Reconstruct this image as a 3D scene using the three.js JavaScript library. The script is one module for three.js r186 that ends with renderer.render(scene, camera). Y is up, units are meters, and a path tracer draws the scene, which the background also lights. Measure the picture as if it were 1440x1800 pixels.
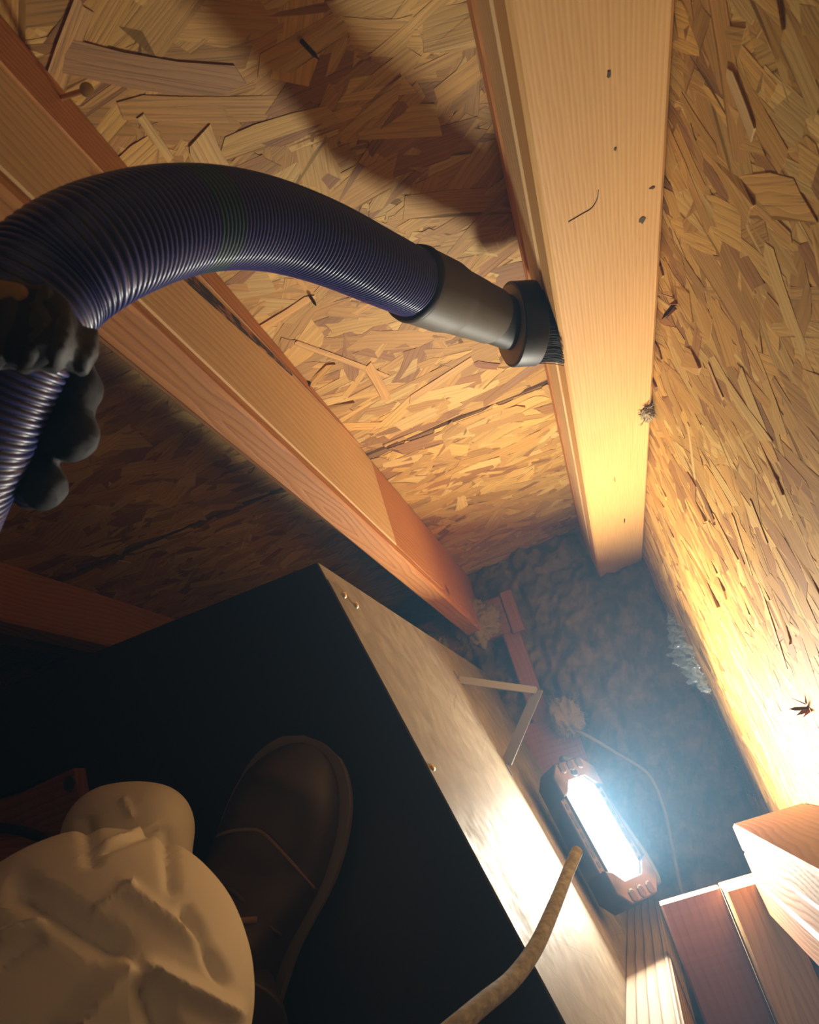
import * as THREE from 'three';
import { mergeGeometries, mergeVertices, toCreasedNormals } from 'three/addons/utils/BufferGeometryUtils.js';
import { MarchingCubes } from 'three/addons/objects/MarchingCubes.js';
import { RectAreaLightUniformsLib } from 'three/addons/lights/RectAreaLightUniformsLib.js';

// ---------------------------------------------------------------- camera, light, exposure
RectAreaLightUniformsLib.init();
const scene = new THREE.Scene();
scene.background = new THREE.Color(0x000000);
const renderer = new THREE.WebGLRenderer({ antialias: true });
renderer.toneMapping = THREE.LinearToneMapping;
renderer.toneMappingExposure = 1.0;
renderer.shadowMap.enabled = true;

const H = 1.54;                                   // eye height above the attic floor
const F = 1329;                                   // focal length for a 1440 x 1800 frame
const camera = new THREE.PerspectiveCamera(2 * Math.atan(900 / F) * 180 / Math.PI, 0.8, 0.02, 50);
const FWD = new THREE.Vector3(-0.148, -0.913, -0.380), UPV = new THREE.Vector3(0.358, 0.309, -0.881);
camera.position.set(0, H, 0);
camera.up.copy(UPV);
camera.lookAt(FWD.clone().add(camera.position));
camera.focus = 0.8;
camera.userData.fStop = 22;
scene.add(camera);
camera.updateMatrixWorld();

const LAMP_POWER = 520, LAMP_COLOR = new THREE.Color().setRGB(0.98, 0.92, 0.76);
scene.fog = new THREE.FogExp2(new THREE.Color().setRGB(0.30, 0.62, 1.0), 0.18);

// ---------------------------------------------------------------- helpers
const V = (x, y, z) => new THREE.Vector3(x, y, z);
function rng(seed) { let a = seed >>> 0; return () => { a = (a + 0x6d2b79f5) >>> 0; let t = Math.imul(a ^ (a >>> 15), 1 | a); t = (t + Math.imul(t ^ (t >>> 7), 61 | t)) ^ t; return ((t ^ (t >>> 14)) >>> 0) / 4294967296; }; }
const clamp = (x, a, b) => Math.min(b, Math.max(a, x)), mix = (a, b, t) => a + (b - a) * t;
const smooth = (a, b, x) => { const t = clamp((x - a) / (b - a), 0, 1); return t * t * (3 - 2 * t); };
const Rt = new THREE.Vector3().crossVectors(FWD, UPV).normalize(), Fw = FWD.clone().normalize(), Up = new THREE.Vector3().crossVectors(Rt, Fw);
// a point of the room from the direction it is seen in and its distance along the view axis
const dirAt = (px, py) => Fw.clone().multiplyScalar(F).addScaledVector(Rt, px - 720).addScaledVector(Up, 900 - py).divideScalar(F);
const at = (px, py, d) => dirAt(px, py).multiplyScalar(d).add(camera.position);
const seen = (p) => { const q = p.clone().sub(camera.position), d = q.dot(Fw); return [720 + F * q.dot(Rt) / d, 900 - F * q.dot(Up) / d, d]; };
const onPlane = (px, py, n, c) => { const r = dirAt(px, py); return r.multiplyScalar(n.dot(c.clone().sub(camera.position)) / n.dot(r)).add(camera.position); };
const onY = (px, py, y) => onPlane(px, py, V(0, 1, 0), V(0, y, 0));
const onX = (px, py, x) => onPlane(px, py, V(1, 0, 0), V(x, 0, 0));
const onZ = (px, py, z) => onPlane(px, py, V(0, 0, 1), V(0, 0, z));

function hash(x, y, z, s) { let h = Math.imul(x | 0, 374761393) ^ Math.imul(y | 0, 668265263) ^ Math.imul(z | 0, 2147483647 - 6700417) ^ Math.imul(s | 0, 1274126177); h = Math.imul(h ^ (h >>> 13), 1274126177); return ((h ^ (h >>> 16)) >>> 0) / 4294967296; }
function noise(x, y, z = 0, s = 0) {
  const i = Math.floor(x), j = Math.floor(y), k = Math.floor(z), f = (t) => t * t * (3 - 2 * t);
  const a = f(x - i), b = f(y - j), c = f(z - k), h = (p, q, r) => hash(i + p, j + q, k + r, s);
  return mix(mix(mix(h(0, 0, 0), h(1, 0, 0), a), mix(h(0, 1, 0), h(1, 1, 0), a), b), mix(mix(h(0, 0, 1), h(1, 0, 1), a), mix(h(0, 1, 1), h(1, 1, 1), a), b), c);
}
const fbm = (x, y, z = 0, s = 0, n = 4) => { let v = 0, a = 0.5; for (let o = 0; o < n; o++) { v += a * noise(x, y, z, s + o); x *= 2.03; y *= 2.03; z *= 2.03; a *= 0.5; } return v / (1 - Math.pow(0.5, n)); };

const taken = {};
function numbered(name) { const n = taken[name] = (taken[name] ?? -1) + 1; return n ? `${name}_${String(n).padStart(3, '0')}` : name; }
function tag(o, label, category, group, kind) { if (label) o.userData.label = label; if (category) o.userData.category = category; if (group) o.userData.group = group; if (kind) o.userData.kind = kind; return o; }
function lit(m) { m.castShadow = m.receiveShadow = true; return m; }
function top(name, geo, mat) { const m = lit(new THREE.Mesh(geo, mat)); m.name = numbered(name); scene.add(m); return m; }
function base(name, p = V(0, 0, 0)) { const g = new THREE.Group(); g.name = numbered(name); g.position.copy(p); scene.add(g); return g; }
function part(name, geo, mat, parent) { const m = lit(new THREE.Mesh(geo, mat)); m.name = name; parent.add(m); if (parent.isGroup && parent.parent === scene) m.position.copy(parent.position).negate(); return m; }   // geometry is given in room coordinates

function dataTex(w, h, fn, srgb = true, wrap = THREE.MirroredRepeatWrapping) {
  const d = new Uint8Array(w * h * 4);
  for (let y = 0; y < h; y++) for (let x = 0; x < w; x++) { const c = fn(x / w, y / h), o = 4 * (y * w + x); d[o] = clamp(c[0], 0, 1) * 255; d[o + 1] = clamp(c[1], 0, 1) * 255; d[o + 2] = clamp(c[2], 0, 1) * 255; d[o + 3] = 255; }
  const t = new THREE.DataTexture(d, w, h); t.magFilter = THREE.LinearFilter; t.minFilter = THREE.LinearMipmapLinearFilter; t.generateMipmaps = true; t.wrapS = t.wrapT = wrap; if (srgb) t.colorSpace = THREE.SRGBColorSpace; t.needsUpdate = true; return t;
}
// sawn softwood: growth rings run along v, u goes across the face; size in metres
function sawnWood({ seed, light, dark, rings = 180, wander = 0.02, strength = 0.6, knots = [], size = [0.32, 1.3], px = [384, 1024], rough = 0.62, saw = 0 }) {
  const lum = new Float32Array(px[0] * px[1]); let n = 0;
  const map = dataTex(px[0], px[1], (u, v) => {
    const x = u * size[0], y = v * size[1];
    let t = x + (fbm(x * 5, y * 2.2, 0, seed) - 0.5) * wander * 2 + (fbm(x * 30, y * 3, 0, seed + 9) - 0.5) * wander * 0.25, k = 0;
    for (const [kx, ky, kr] of knots) { const dx = x - kx, dy = (y - ky) * 0.55, d = Math.hypot(dx, dy); t += Math.sign(dx || 1) * kr * 1.1 * Math.exp(-d * d / (kr * kr * 5)); k = Math.max(k, 1 - smooth(kr * 0.55, kr, d)); }
    const ph = t * rings, s = ph - Math.floor(ph), late = Math.pow(s, 2.6) * (1 - smooth(0.9, 1, s));
    const f = fbm(x * 900, y * 22, 0, seed + 3, 3) - 0.5, blotch = fbm(x * 9, y * 4, 0, seed + 5, 3) - 0.5, scr = saw ? (noise(x * 6, y * 900, 0, seed + 7) - 0.5) * saw : 0;
    let m = clamp(late * strength + f * 0.28 + 0.12 + blotch * 0.3 + scr, 0, 1); m = mix(m, 1.25, k * 0.8);
    lum[n++] = 1 - m;
    return [0, 1, 2].map((c) => light[c] + (dark[c] - light[c]) * m);
  });
  n = 0; const bump = dataTex(px[0], px[1], () => { const l = lum[n++]; return [l, l, l]; }, false);
  map.repeat.set(1 / size[0], 1 / size[1]); bump.repeat.copy(map.repeat);
  return new THREE.MeshStandardMaterial({ map, bumpMap: bump, bumpScale: 0.0005, roughness: rough });
}

// ---------------------------------------------------------------- materials
const M = {};
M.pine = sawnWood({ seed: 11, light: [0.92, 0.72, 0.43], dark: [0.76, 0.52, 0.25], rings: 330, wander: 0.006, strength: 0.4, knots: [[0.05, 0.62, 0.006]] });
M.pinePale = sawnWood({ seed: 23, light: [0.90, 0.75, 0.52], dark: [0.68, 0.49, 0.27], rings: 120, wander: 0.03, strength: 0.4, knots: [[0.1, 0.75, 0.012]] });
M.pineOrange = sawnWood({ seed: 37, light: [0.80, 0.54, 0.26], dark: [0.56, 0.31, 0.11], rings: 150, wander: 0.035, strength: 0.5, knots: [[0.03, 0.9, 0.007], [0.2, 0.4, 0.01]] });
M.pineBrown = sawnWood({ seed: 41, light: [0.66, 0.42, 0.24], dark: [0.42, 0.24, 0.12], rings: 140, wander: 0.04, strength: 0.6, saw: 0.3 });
M.redBoard = sawnWood({ seed: 53, light: [0.64, 0.43, 0.35], dark: [0.46, 0.28, 0.22], rings: 100, wander: 0.03, strength: 0.3, px: [192, 512], saw: 0.25 });
M.pineDark = sawnWood({ seed: 43, light: [0.66, 0.41, 0.20], dark: [0.42, 0.22, 0.08], rings: 130, wander: 0.03, strength: 0.6, px: [256, 768] });
M.rough = sawnWood({ seed: 61, light: [0.66, 0.58, 0.48], dark: [0.44, 0.35, 0.25], rings: 85, wander: 0.004, strength: 0.9, rough: 0.8 });
M.rough.bumpScale = 0.002;
M.bark = new THREE.MeshStandardMaterial({ roughness: 0.9, map: dataTex(128, 512, (u, v) => { const t = fbm(u * 14, v * 60, 0, 5), k = smooth(0.42, 0.62, t); return [mix(0.16, 0.62, k), mix(0.10, 0.40, k), mix(0.05, 0.18, k)]; }) });
M.bark.map.repeat.set(20, 1.2);
M.shadedSteel = new THREE.MeshStandardMaterial({ color: new THREE.Color().setRGB(0.022, 0.021, 0.020), roughness: 0.55, metalness: 0.0 });  // the top lies above the lamp; its shade is put into this black
M.sheet = (() => {
  const W = 1024, c = document.createElement('canvas'); c.width = c.height = W; const g = c.getContext('2d'), r = rng(77);
  g.fillStyle = '#8b806c'; g.fillRect(0, 0, W, W);
  for (let i = 0; i < 5000; i++) { const v = r(); g.fillStyle = v > 0.5 ? `rgba(255,250,235,${0.05 * r()})` : `rgba(60,45,30,${0.06 * r()})`; const s = 3 + r() * 26; g.beginPath(); g.ellipse(r() * W, r() * W, s, s * (0.4 + r()), r() * 3, 0, 7); g.fill(); }
  for (let i = 0; i < 60; i++) { g.strokeStyle = `rgba(70,55,40,${0.1 + 0.3 * r()})`; g.lineWidth = 0.7 + r() * 1.6; const x = r() * W, y = r() * W, a = r() * 6.3, l = 40 + r() * 330; g.beginPath(); g.moveTo(x, y); g.quadraticCurveTo(x + Math.cos(a) * l * 0.5 + r() * 30, y + Math.sin(a) * l * 0.5 + r() * 30, x + Math.cos(a) * l, y + Math.sin(a) * l); g.stroke(); }
  const map = new THREE.CanvasTexture(c); map.colorSpace = THREE.SRGBColorSpace; map.wrapS = map.wrapT = THREE.MirroredRepeatWrapping; map.repeat.set(1.6, 1.6);
  const rough = dataTex(512, 512, (u, v) => { const t = 0.5 + 0.3 * fbm(u * 60, v * 60, 0, 8, 3) + 0.15 * (fbm(u * 6, v * 6, 0, 2) - 0.5); return [t, t, t]; }, false); rough.repeat.set(1.6, 1.6);
  return new THREE.MeshPhysicalMaterial({ map, roughnessMap: rough, roughness: 1, metalness: 0, specularIntensity: 0.35 });
})();
M.strap = new THREE.MeshStandardMaterial({ color: new THREE.Color().setRGB(0.24, 0.24, 0.24), roughness: 0.55, metalness: 0.3 });
M.screw = new THREE.MeshStandardMaterial({ color: new THREE.Color().setRGB(0.7, 0.62, 0.42), roughness: 0.3, metalness: 0.9 });
M.nail = new THREE.MeshStandardMaterial({ color: new THREE.Color().setRGB(0.10, 0.08, 0.06), roughness: 0.45, metalness: 0.7 });
M.brass = new THREE.MeshStandardMaterial({ color: new THREE.Color().setRGB(0.62, 0.45, 0.2), roughness: 0.35, metalness: 0.8 });
M.plasticGrey = new THREE.MeshStandardMaterial({ color: new THREE.Color().setRGB(0.11, 0.10, 0.08), roughness: 0.55 });
M.plasticBlack = new THREE.MeshStandardMaterial({ color: new THREE.Color().setRGB(0.018, 0.018, 0.017), roughness: 0.5 });
M.ringTan = new THREE.MeshStandardMaterial({ color: new THREE.Color().setRGB(0.34, 0.26, 0.17), roughness: 0.6 });
M.hose = new THREE.MeshPhysicalMaterial({ vertexColors: true, roughness: 0.4, clearcoat: 0.4, clearcoatRoughness: 0.22 });
M.bristle = new THREE.MeshStandardMaterial({ color: new THREE.Color().setRGB(0.05, 0.045, 0.04), roughness: 0.5 });
M.glove = new THREE.MeshStandardMaterial({ color: new THREE.Color().setRGB(0.012, 0.014, 0.024), roughness: 0.75 });
M.gloveGrey = new THREE.MeshStandardMaterial({ color: new THREE.Color().setRGB(0.040, 0.042, 0.050), roughness: 0.66, bumpMap: null });
M.gloveTan = new THREE.MeshStandardMaterial({ color: new THREE.Color().setRGB(0.32, 0.20, 0.075), roughness: 0.7 });
M.coverall = new THREE.MeshPhysicalMaterial({ color: new THREE.Color().setRGB(0.93, 0.92, 0.89), roughness: 0.62, sheen: 0.2, sheenRoughness: 0.6 });
M.leather = new THREE.MeshStandardMaterial({ color: new THREE.Color().setRGB(0.045, 0.031, 0.022), roughness: 0.5 });
M.sole = new THREE.MeshStandardMaterial({ color: new THREE.Color().setRGB(0.20, 0.165, 0.12), roughness: 0.7 });
M.lace = new THREE.MeshStandardMaterial({ color: new THREE.Color().setRGB(0.22, 0.14, 0.08), roughness: 0.8 });
M.lampBody = new THREE.MeshStandardMaterial({ roughness: 0.75, map: dataTex(256, 256, (u, v) => { const t = smooth(0.35, 0.65, fbm(u * 14, v * 14, 0, 31)); return [mix(0.20, 0.52, t), mix(0.15, 0.40, t), mix(0.11, 0.29, t)]; }) });
M.lampFrame = new THREE.MeshStandardMaterial({ color: new THREE.Color().setRGB(0.12, 0.12, 0.12), roughness: 0.5, metalness: 0.3 });
M.lampLens = new THREE.MeshStandardMaterial({ color: 0xffffff, emissive: new THREE.Color().setRGB(1, 0.99, 0.96), emissiveIntensity: 6, roughness: 0.4 });
M.insulation = new THREE.MeshStandardMaterial({ roughness: 1, map: dataTex(512, 512, (u, v) => { const t = smooth(0.3, 0.75, fbm(u * 22, v * 22, 0, 71, 5)), w = noise(u * 7, v * 7, 0, 4); return [mix(0.42, 0.55, t), mix(0.36, 0.47, t), mix(0.29, mix(0.34, 0.42, w), t)]; }) });
M.tuft = new THREE.MeshStandardMaterial({ color: new THREE.Color().setRGB(0.34, 0.26, 0.14), roughness: 1 });
M.wire = new THREE.MeshStandardMaterial({ color: new THREE.Color().setRGB(0.30, 0.25, 0.2), roughness: 0.85 });
M.dustyCord = new THREE.MeshStandardMaterial({ roughness: 0.85, map: dataTex(128, 512, (u, v) => { const t = fbm(u * 9, v * 40, 0, 15); return [mix(0.44, 0.80, t), mix(0.45, 0.80, t), mix(0.46, 0.80, t)]; }) });
M.lath = new THREE.MeshStandardMaterial({ color: new THREE.Color().setRGB(0.10, 0.08, 0.065), roughness: 0.7, metalness: 0.3 });
M.film = new THREE.MeshPhysicalMaterial({ color: 0xc9cfd0, transmission: 0.92, thickness: 0, roughness: 0.18, ior: 1.5, side: THREE.DoubleSide });
M.plain = new THREE.MeshStandardMaterial({ color: new THREE.Color().setRGB(0.72, 0.52, 0.30), roughness: 0.85 });  // lightened so unseen walls and ceiling bounce more light on coverall and bay
M.substrate = new THREE.MeshStandardMaterial({ color: new THREE.Color().setRGB(0.22, 0.11, 0.035), roughness: 0.85 });
const grain = (() => { const l = new Float32Array(512 * 512); let n = 0;
  const map = dataTex(512, 512, (u, v) => { const w = fbm(u * 3, v * 1.5, 0, 91), t = u * 26 + w * 5, s = t - Math.floor(t); const g = 0.93 - 0.10 * Math.pow(s, 3) - 0.22 * Math.max(0, fbm(u * 190, v * 7, 0, 92, 3) - 0.52) * 2 + 0.12 * (fbm(u * 4, v * 3, 0, 95) - 0.5); l[n++] = g; return [g, g * (0.985 - 0.04 * (1 - g)), g * (0.96 - 0.1 * (1 - g))]; });
  n = 0; const bump = dataTex(512, 512, () => { const g = l[n++]; return [g, g, g]; }, false); return [map, bump]; })();
M.strand = new THREE.MeshStandardMaterial({ vertexColors: true, map: grain[0], bumpMap: grain[1], bumpScale: 0.0006, roughness: 0.66 });

// ---------------------------------------------------------------- geometry builders
// a box between two corners with chamfered edges; grain (v) runs along the given axis; uv in metres
function boardGeo(lo, hi, axis = 1, c = 0.0025, seed = 1) {
  const s = V().subVectors(hi, lo), dims = [s.x, s.y, s.z], L = dims[axis], [a, b] = [0, 1, 2].filter((i) => i !== axis), r = rng(seed), off = [r() * 0.3, r() * 1.1];
  const A = dims[a] / 2, B = dims[b] / 2; c = Math.min(c, A * 0.4, B * 0.4);
  const ring = [[A - c, -B], [A, -B + c], [A, B - c], [A - c, B], [-A + c, B], [-A, B - c], [-A, -B + c], [-A + c, -B]], P = [], U = [];
  const put = (p, q, l) => { const v = [0, 0, 0]; v[a] = p; v[b] = q; v[axis] = l; return v; };
  const tri = (...ps) => { for (const [p, uv] of ps) { P.push(...p); U.push(...uv); } };
  const seg = Math.max(1, Math.round(L / 0.3));
  for (let i = 0; i < 8; i++) {
    const [p0, q0] = ring[i], [p1, q1] = ring[(i + 1) % 8], flat = Math.abs(p0 - p1) > Math.abs(q0 - q1);
    const u0 = (flat ? p0 : q0 + 0.11) + off[0], u1 = (flat ? p1 : q1 + 0.11) + off[0];
    for (let k = 0; k < seg; k++) {
      const l0 = -L / 2 + L * k / seg, l1 = -L / 2 + L * (k + 1) / seg;
      const w = [[put(p0, q0, l0), [u0, l0 + off[1]]], [put(p1, q1, l0), [u1, l0 + off[1]]], [put(p1, q1, l1), [u1, l1 + off[1]]], [put(p0, q0, l1), [u0, l1 + off[1]]]];
      tri(w[0], w[1], w[2]); tri(w[0], w[2], w[3]);
    }
  }
  for (const e of [-1, 1]) for (let i = 1; i < 7; i++) tri(...[0, i, i + 1].map((j) => [put(ring[j][0], ring[j][1], e * L / 2), [ring[j][0] + off[0], ring[j][1] * 0.4 + off[1]]]));
  return finish(P, U, V().addVectors(lo, hi).multiplyScalar(0.5));
}
// flat-shaded geometry from triangles, turned so that faces look away from the middle
function finish(P, U, move, outward = true) {
  const g = new THREE.BufferGeometry(); 
  if (outward) for (let i = 0; i < P.length; i += 9) {
    const a = V(P[i], P[i + 1], P[i + 2]), b = V(P[i + 3], P[i + 4], P[i + 5]), d = V(P[i + 6], P[i + 7], P[i + 8]), n = b.clone().sub(a).cross(d.clone().sub(a));
    if (n.dot(a.add(b).add(d)) < 0) { for (let k = 0; k < 3; k++) [P[i + 3 + k], P[i + 6 + k]] = [P[i + 6 + k], P[i + 3 + k]]; const j = i / 9 * 6; for (let k = 0; k < 2; k++) [U[j + 2 + k], U[j + 4 + k]] = [U[j + 4 + k], U[j + 2 + k]]; }
  }
  g.setAttribute('position', new THREE.Float32BufferAttribute(P, 3)); g.setAttribute('uv', new THREE.Float32BufferAttribute(U, 2)); g.computeVertexNormals();
  if (move) g.translate(move.x, move.y, move.z);
  return g;
}
// a solid from two loops of the same number of corners
function loft2(A, B, uvScale = 1) {
  const c = V(0, 0, 0); [...A, ...B].forEach((p) => c.add(p)); c.divideScalar(A.length + B.length);
  const P = [], U = [], q = (p) => [p.x - c.x, p.y - c.y, p.z - c.z], n = A.length;
  const tri = (...ps) => { const e = ps[1].clone().sub(ps[0]).normalize(), nn = e.clone().cross(ps[2].clone().sub(ps[0])).normalize(), f = nn.clone().cross(e); for (const p of ps) { P.push(...q(p)); const d = p.clone().sub(ps[0]); U.push(d.dot(f) * uvScale, d.dot(e) * uvScale); } };
  const poly = (L) => { for (let i = 1; i < L.length - 1; i++) tri(L[0], L[i], L[i + 1]); };
  poly(A); poly(B);
  for (let i = 0; i < n; i++) { const j = (i + 1) % n; poly([A[i], A[j], B[j], B[i]]); }
  return finish(P, U, c);
}
function tubeGeo(points, radius, seg = 60, rad = 10, closed = false) { return capped(new THREE.TubeGeometry(new THREE.CatmullRomCurve3(points, closed), seg, radius, rad, closed), points, radius, closed); }
function capped(g, points, radius, closed) { if (closed) return g; const ends = [points[0], points.at(-1)].map((p) => { const s = new THREE.SphereGeometry(radius, 10, 8); s.translate(p.x, p.y, p.z); return s; }); return mergeGeometries([g, ...ends]); }
function rodGeo(a, b, r0, r1 = r0, rad = 12) { const g = new THREE.CylinderGeometry(r1, r0, a.distanceTo(b), rad); g.applyQuaternion(new THREE.Quaternion().setFromUnitVectors(V(0, 1, 0), b.clone().sub(a).normalize())); const m = a.clone().add(b).multiplyScalar(0.5); g.translate(m.x, m.y, m.z); return g; }
function flatBar(a, b, w, t, wide) { // bar from a to b, w across 'wide', t thick
  const e = b.clone().sub(a).normalize(), n = e.clone().cross(wide).normalize(), y = n.clone().cross(e).normalize();
  const L = (p) => [[1, 1], [-1, 1], [-1, -1], [1, -1]].map(([i, j]) => p.clone().addScaledVector(y, i * w / 2).addScaledVector(n, j * t / 2));
  return loft2(L(a), L(b));
}
function latheAlong(a, b, profile, rad = 40) { // profile of [t along a-b, radius]
  const L = a.distanceTo(b), g = new THREE.LatheGeometry(profile.map(([t, r]) => new THREE.Vector2(r, t * L)), rad);
  g.applyQuaternion(new THREE.Quaternion().setFromUnitVectors(V(0, 1, 0), b.clone().sub(a).normalize())); g.translate(a.x, a.y, a.z); return g;
}

// ---------------------------------------------------------------- the setting
const ZA = -0.45, XB = 0.169;
// oriented strand board: each flake is a thin solid with its own tilt, ragged ends and tint
const FLAKE = [[0.86, 0.68, 0.34], [0.82, 0.62, 0.28], [0.90, 0.74, 0.42], [0.76, 0.56, 0.24], [0.85, 0.65, 0.31], [0.67, 0.46, 0.19], [0.89, 0.70, 0.35], [0.80, 0.60, 0.29]].map((c) => new THREE.Color().setRGB(...c, THREE.SRGBColorSpace));
function flake(u, v, th, L, W, h, r, D, own) {
  const n = 4, out = [], w = (t) => W / 2 * (1 - 0.25 * r() * Math.abs(t - 0.5)), skew = (r() - 0.5) * W * 1.6, skew2 = (r() - 0.5) * W * 1.6;
  const xs = [0, 0.33, 0.67, 1].map((t) => (t - 0.5) * L), bend = (r() - 0.5) * W * 0.35;
  xs.forEach((x, i) => out.push([x + (i === 0 ? skew / 2 : i === n - 1 ? skew2 / 2 : 0), -w(i / 3) + bend * (i % 3 ? 1 : 0)]));
  if (r() < 0.5) out.push([xs[3] + (r() - 0.3) * W * 0.9, (r() - 0.5) * W * 0.5]);
  [...xs].reverse().forEach((x, i) => out.push([x + (i === 0 ? -skew2 / 2 : i === n - 1 ? -skew / 2 : 0), w(1 - i / 3) + bend * (i % 3 ? 1 : 0)]));
  if (r() < 0.5) out.push([xs[0] - (r() - 0.3) * W * 0.9, (r() - 0.5) * W * 0.5]);
  const tx = (r() - 0.5) * 0.012, ty = (r() - 0.5) * 0.035, curl = r() < 0.015 ? 0.14 * r() : 0, c = own ?? FLAKE[Math.floor(r() * FLAKE.length)].clone().multiplyScalar(0.84 + 0.3 * r());
  const du = r(), dv = r(), cs = Math.cos(th), sn = Math.sin(th), P = D.P, U = D.U, C = D.C, m = out.length;
  const pt = ([x, y], low) => { const z = low ? h - 0.0011 : h + tx * x + ty * y + curl * Math.max(0, x) * Math.max(0, x) / L; return D.map(u + cs * x - sn * y, v + sn * x + cs * y, z); };
  const push = (q, low) => { const p = pt(q, low); P.push(p.x, p.y, p.z); U.push(q[1] * 7 + du, q[0] * 3.5 + dv + (low ? 0.01 : 0)); const k = low ? 0.85 : 1; C.push(c.r * k, c.g * k, c.b * k); };
  for (let i = 1; i < m - 1; i++) { push(out[0]); push(out[i]); push(out[i + 1]); }
  for (let i = 0; i < m; i++) { const a = out[i], b = out[(i + 1) % m]; push(a); push(a, 1); push(b, 1); push(a); push(b, 1); push(b); }
}
function flakeGeo(D) { const g = new THREE.BufferGeometry(); g.setAttribute('position', new THREE.Float32BufferAttribute(D.P, 3)); g.setAttribute('uv', new THREE.Float32BufferAttribute(D.U, 2)); g.setAttribute('color', new THREE.Float32BufferAttribute(D.C, 3)); g.computeVertexNormals(); return g; }
// panel: origin, u and v directions, face normal; clear(u, v) says whether a flake lies within a sheet and clear of its edges
function strandWall(name, slabs, map, u0, u1, v0, v1, count, main, seed, keep, scale = 1, extra = []) {
  const wall = base(name); wall.userData.kind = 'structure';
  for (const [lo, hi] of slabs) part('sheathing_panel', boardGeo(lo, hi, 0, 0.002), M.substrate, wall);
  const r = rng(seed), list = [];
  for (let i = 0; i < count; i++) {
    const u = mix(u0, u1, r()), v = mix(v0, v1, r()), g = (r() + r() + r() - 1.5) * 0.85, th = r() < 0.09 ? r() * Math.PI : main + g;
    const L = (0.03 + 0.06 * r() * r()) * scale, W = (0.005 + 0.017 * r()) * scale, h = 0.0003 + 0.0009 * (i / count) + 0.0003 * r(), s = Math.floor(r() * 1e9);
    if (!keep(u, v, L, W, th)) continue;
    const [px, py, d] = seen(map(u, v, 0)), inView = d > 0.05 && px > -20 && px < 1460 && py > -20 && py < 1820;
    list.push({ u, v, th, L, W, h, s, area: inView && i > count * 0.72 ? L * W / (d * d) : 0 });
  }
  const big = new Set([...list].sort((a, b) => b.area - a.area).slice(0, 300)), D = { P: [], U: [], C: [], map };
  for (const f of list) {
    if (big.has(f) && f.area > 0) { const E = { P: [], U: [], C: [], map }; flake(f.u, f.v, f.th, f.L, f.W, f.h, rng(f.s), E); part('strand', flakeGeo(E), M.strand, wall); }
    else flake(f.u, f.v, f.th, f.L, f.W, f.h, rng(f.s), D);
  }
  for (const [ax, ay, bx, by, w, col] of extra) {
    const pl = name === 'wall_back' ? [onZ(ax, ay, ZA), onZ(bx, by, ZA)] : [onX(ax, ay, XB), onX(bx, by, XB)], q = pl.map((p) => (name === 'wall_back' ? [p.x, p.y] : [p.z, p.y])), E = { P: [], U: [], C: [], map };
    flake((q[0][0] + q[1][0]) / 2, (q[0][1] + q[1][1]) / 2, Math.atan2(q[1][1] - q[0][1], q[1][0] - q[0][0]), Math.hypot(q[1][0] - q[0][0], q[1][1] - q[0][1]), w, 0.0022, rng(ax * 7 + ay), E, new THREE.Color().setRGB(...col, THREE.SRGBColorSpace)); part('strand', flakeGeo(E), M.strand, wall);
  }
  part('strand_layer', flakeGeo(D), M.strand, wall).userData.kind = 'stuff';
  return wall;
}
// back wall: two sheets that meet in a narrow horizontal joint
const JOINT = H - 0.851, jointAt = (x) => JOINT + 0.006 * Math.sin(x * 9);
strandWall('wall_back', [[V(-1.3, 0, ZA - 0.016), V(XB + 0.02, JOINT - 0.0015, ZA)], [V(-1.3, JOINT + 0.0015, ZA - 0.016), V(XB + 0.02, H + 0.35, ZA)]],
  (u, v, z) => V(u, v, ZA + z), -1.1, XB, 0.02, H + 0.06, 11000, 0.05, 5,
  (u, v, L, W, th) => { const e = Math.abs(Math.sin(th)) * L / 2 + W / 2; return Math.abs(v - JOINT) > e * 0.92 + 0.001 && u + L / 2 < XB + 0.04; }, 1.45,
  [[112, 92, 400, 138, 0.022, [0.72, 0.54, 0.34]], [350, 235, 385, 300, 0.02, [0.93, 0.76, 0.46]], [246, 200, 300, 278, 0.006, [0.95, 0.78, 0.46]], [838, 637, 876, 642, 0.011, [0.62, 0.38, 0.18]], [645, 640, 680, 700, 0.011, [0.9, 0.68, 0.34]], [70, 230, 150, 0, 0.011, [0.88, 0.68, 0.4]], [430, 590, 545, 520, 0.009, [0.94, 0.72, 0.38]], [520, 600, 680, 660, 0.007, [0.93, 0.72, 0.4]], [720, 700, 830, 630, 0.014, [0.9, 0.7, 0.4]]]);
// right wall: strands seen at a flat angle, running mostly level
strandWall('wall_right', [[V(XB, 0, ZA - 0.016), V(XB + 0.016, H + 0.35, 0.9)]],
  (u, v, z) => V(XB - z, v, u), ZA, 0.30, 0.02, H - 0.1, 9000, 0.10, 8,
  (u, v, L, W, th) => u - Math.abs(Math.cos(th)) * L / 2 > ZA, 1.35,
  [[1290, 130, 1330, 235, 0.010, [0.93, 0.78, 0.52]], [1213, 745, 1225, 840, 0.005, [0.95, 0.8, 0.5]], [1325, 885, 1350, 950, 0.008, [0.93, 0.76, 0.46]], [1292, 905, 1325, 1010, 0.005, [0.95, 0.8, 0.5]], [1340, 1030, 1385, 1170, 0.006, [0.95, 0.8, 0.52]], [1255, 900, 1300, 985, 0.012, [0.9, 0.68, 0.36]], [1250, 640, 1275, 700, 0.006, [0.9, 0.72, 0.46]], [1200, 950, 1260, 1060, 0.006, [0.94, 0.72, 0.36]]]);
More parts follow.
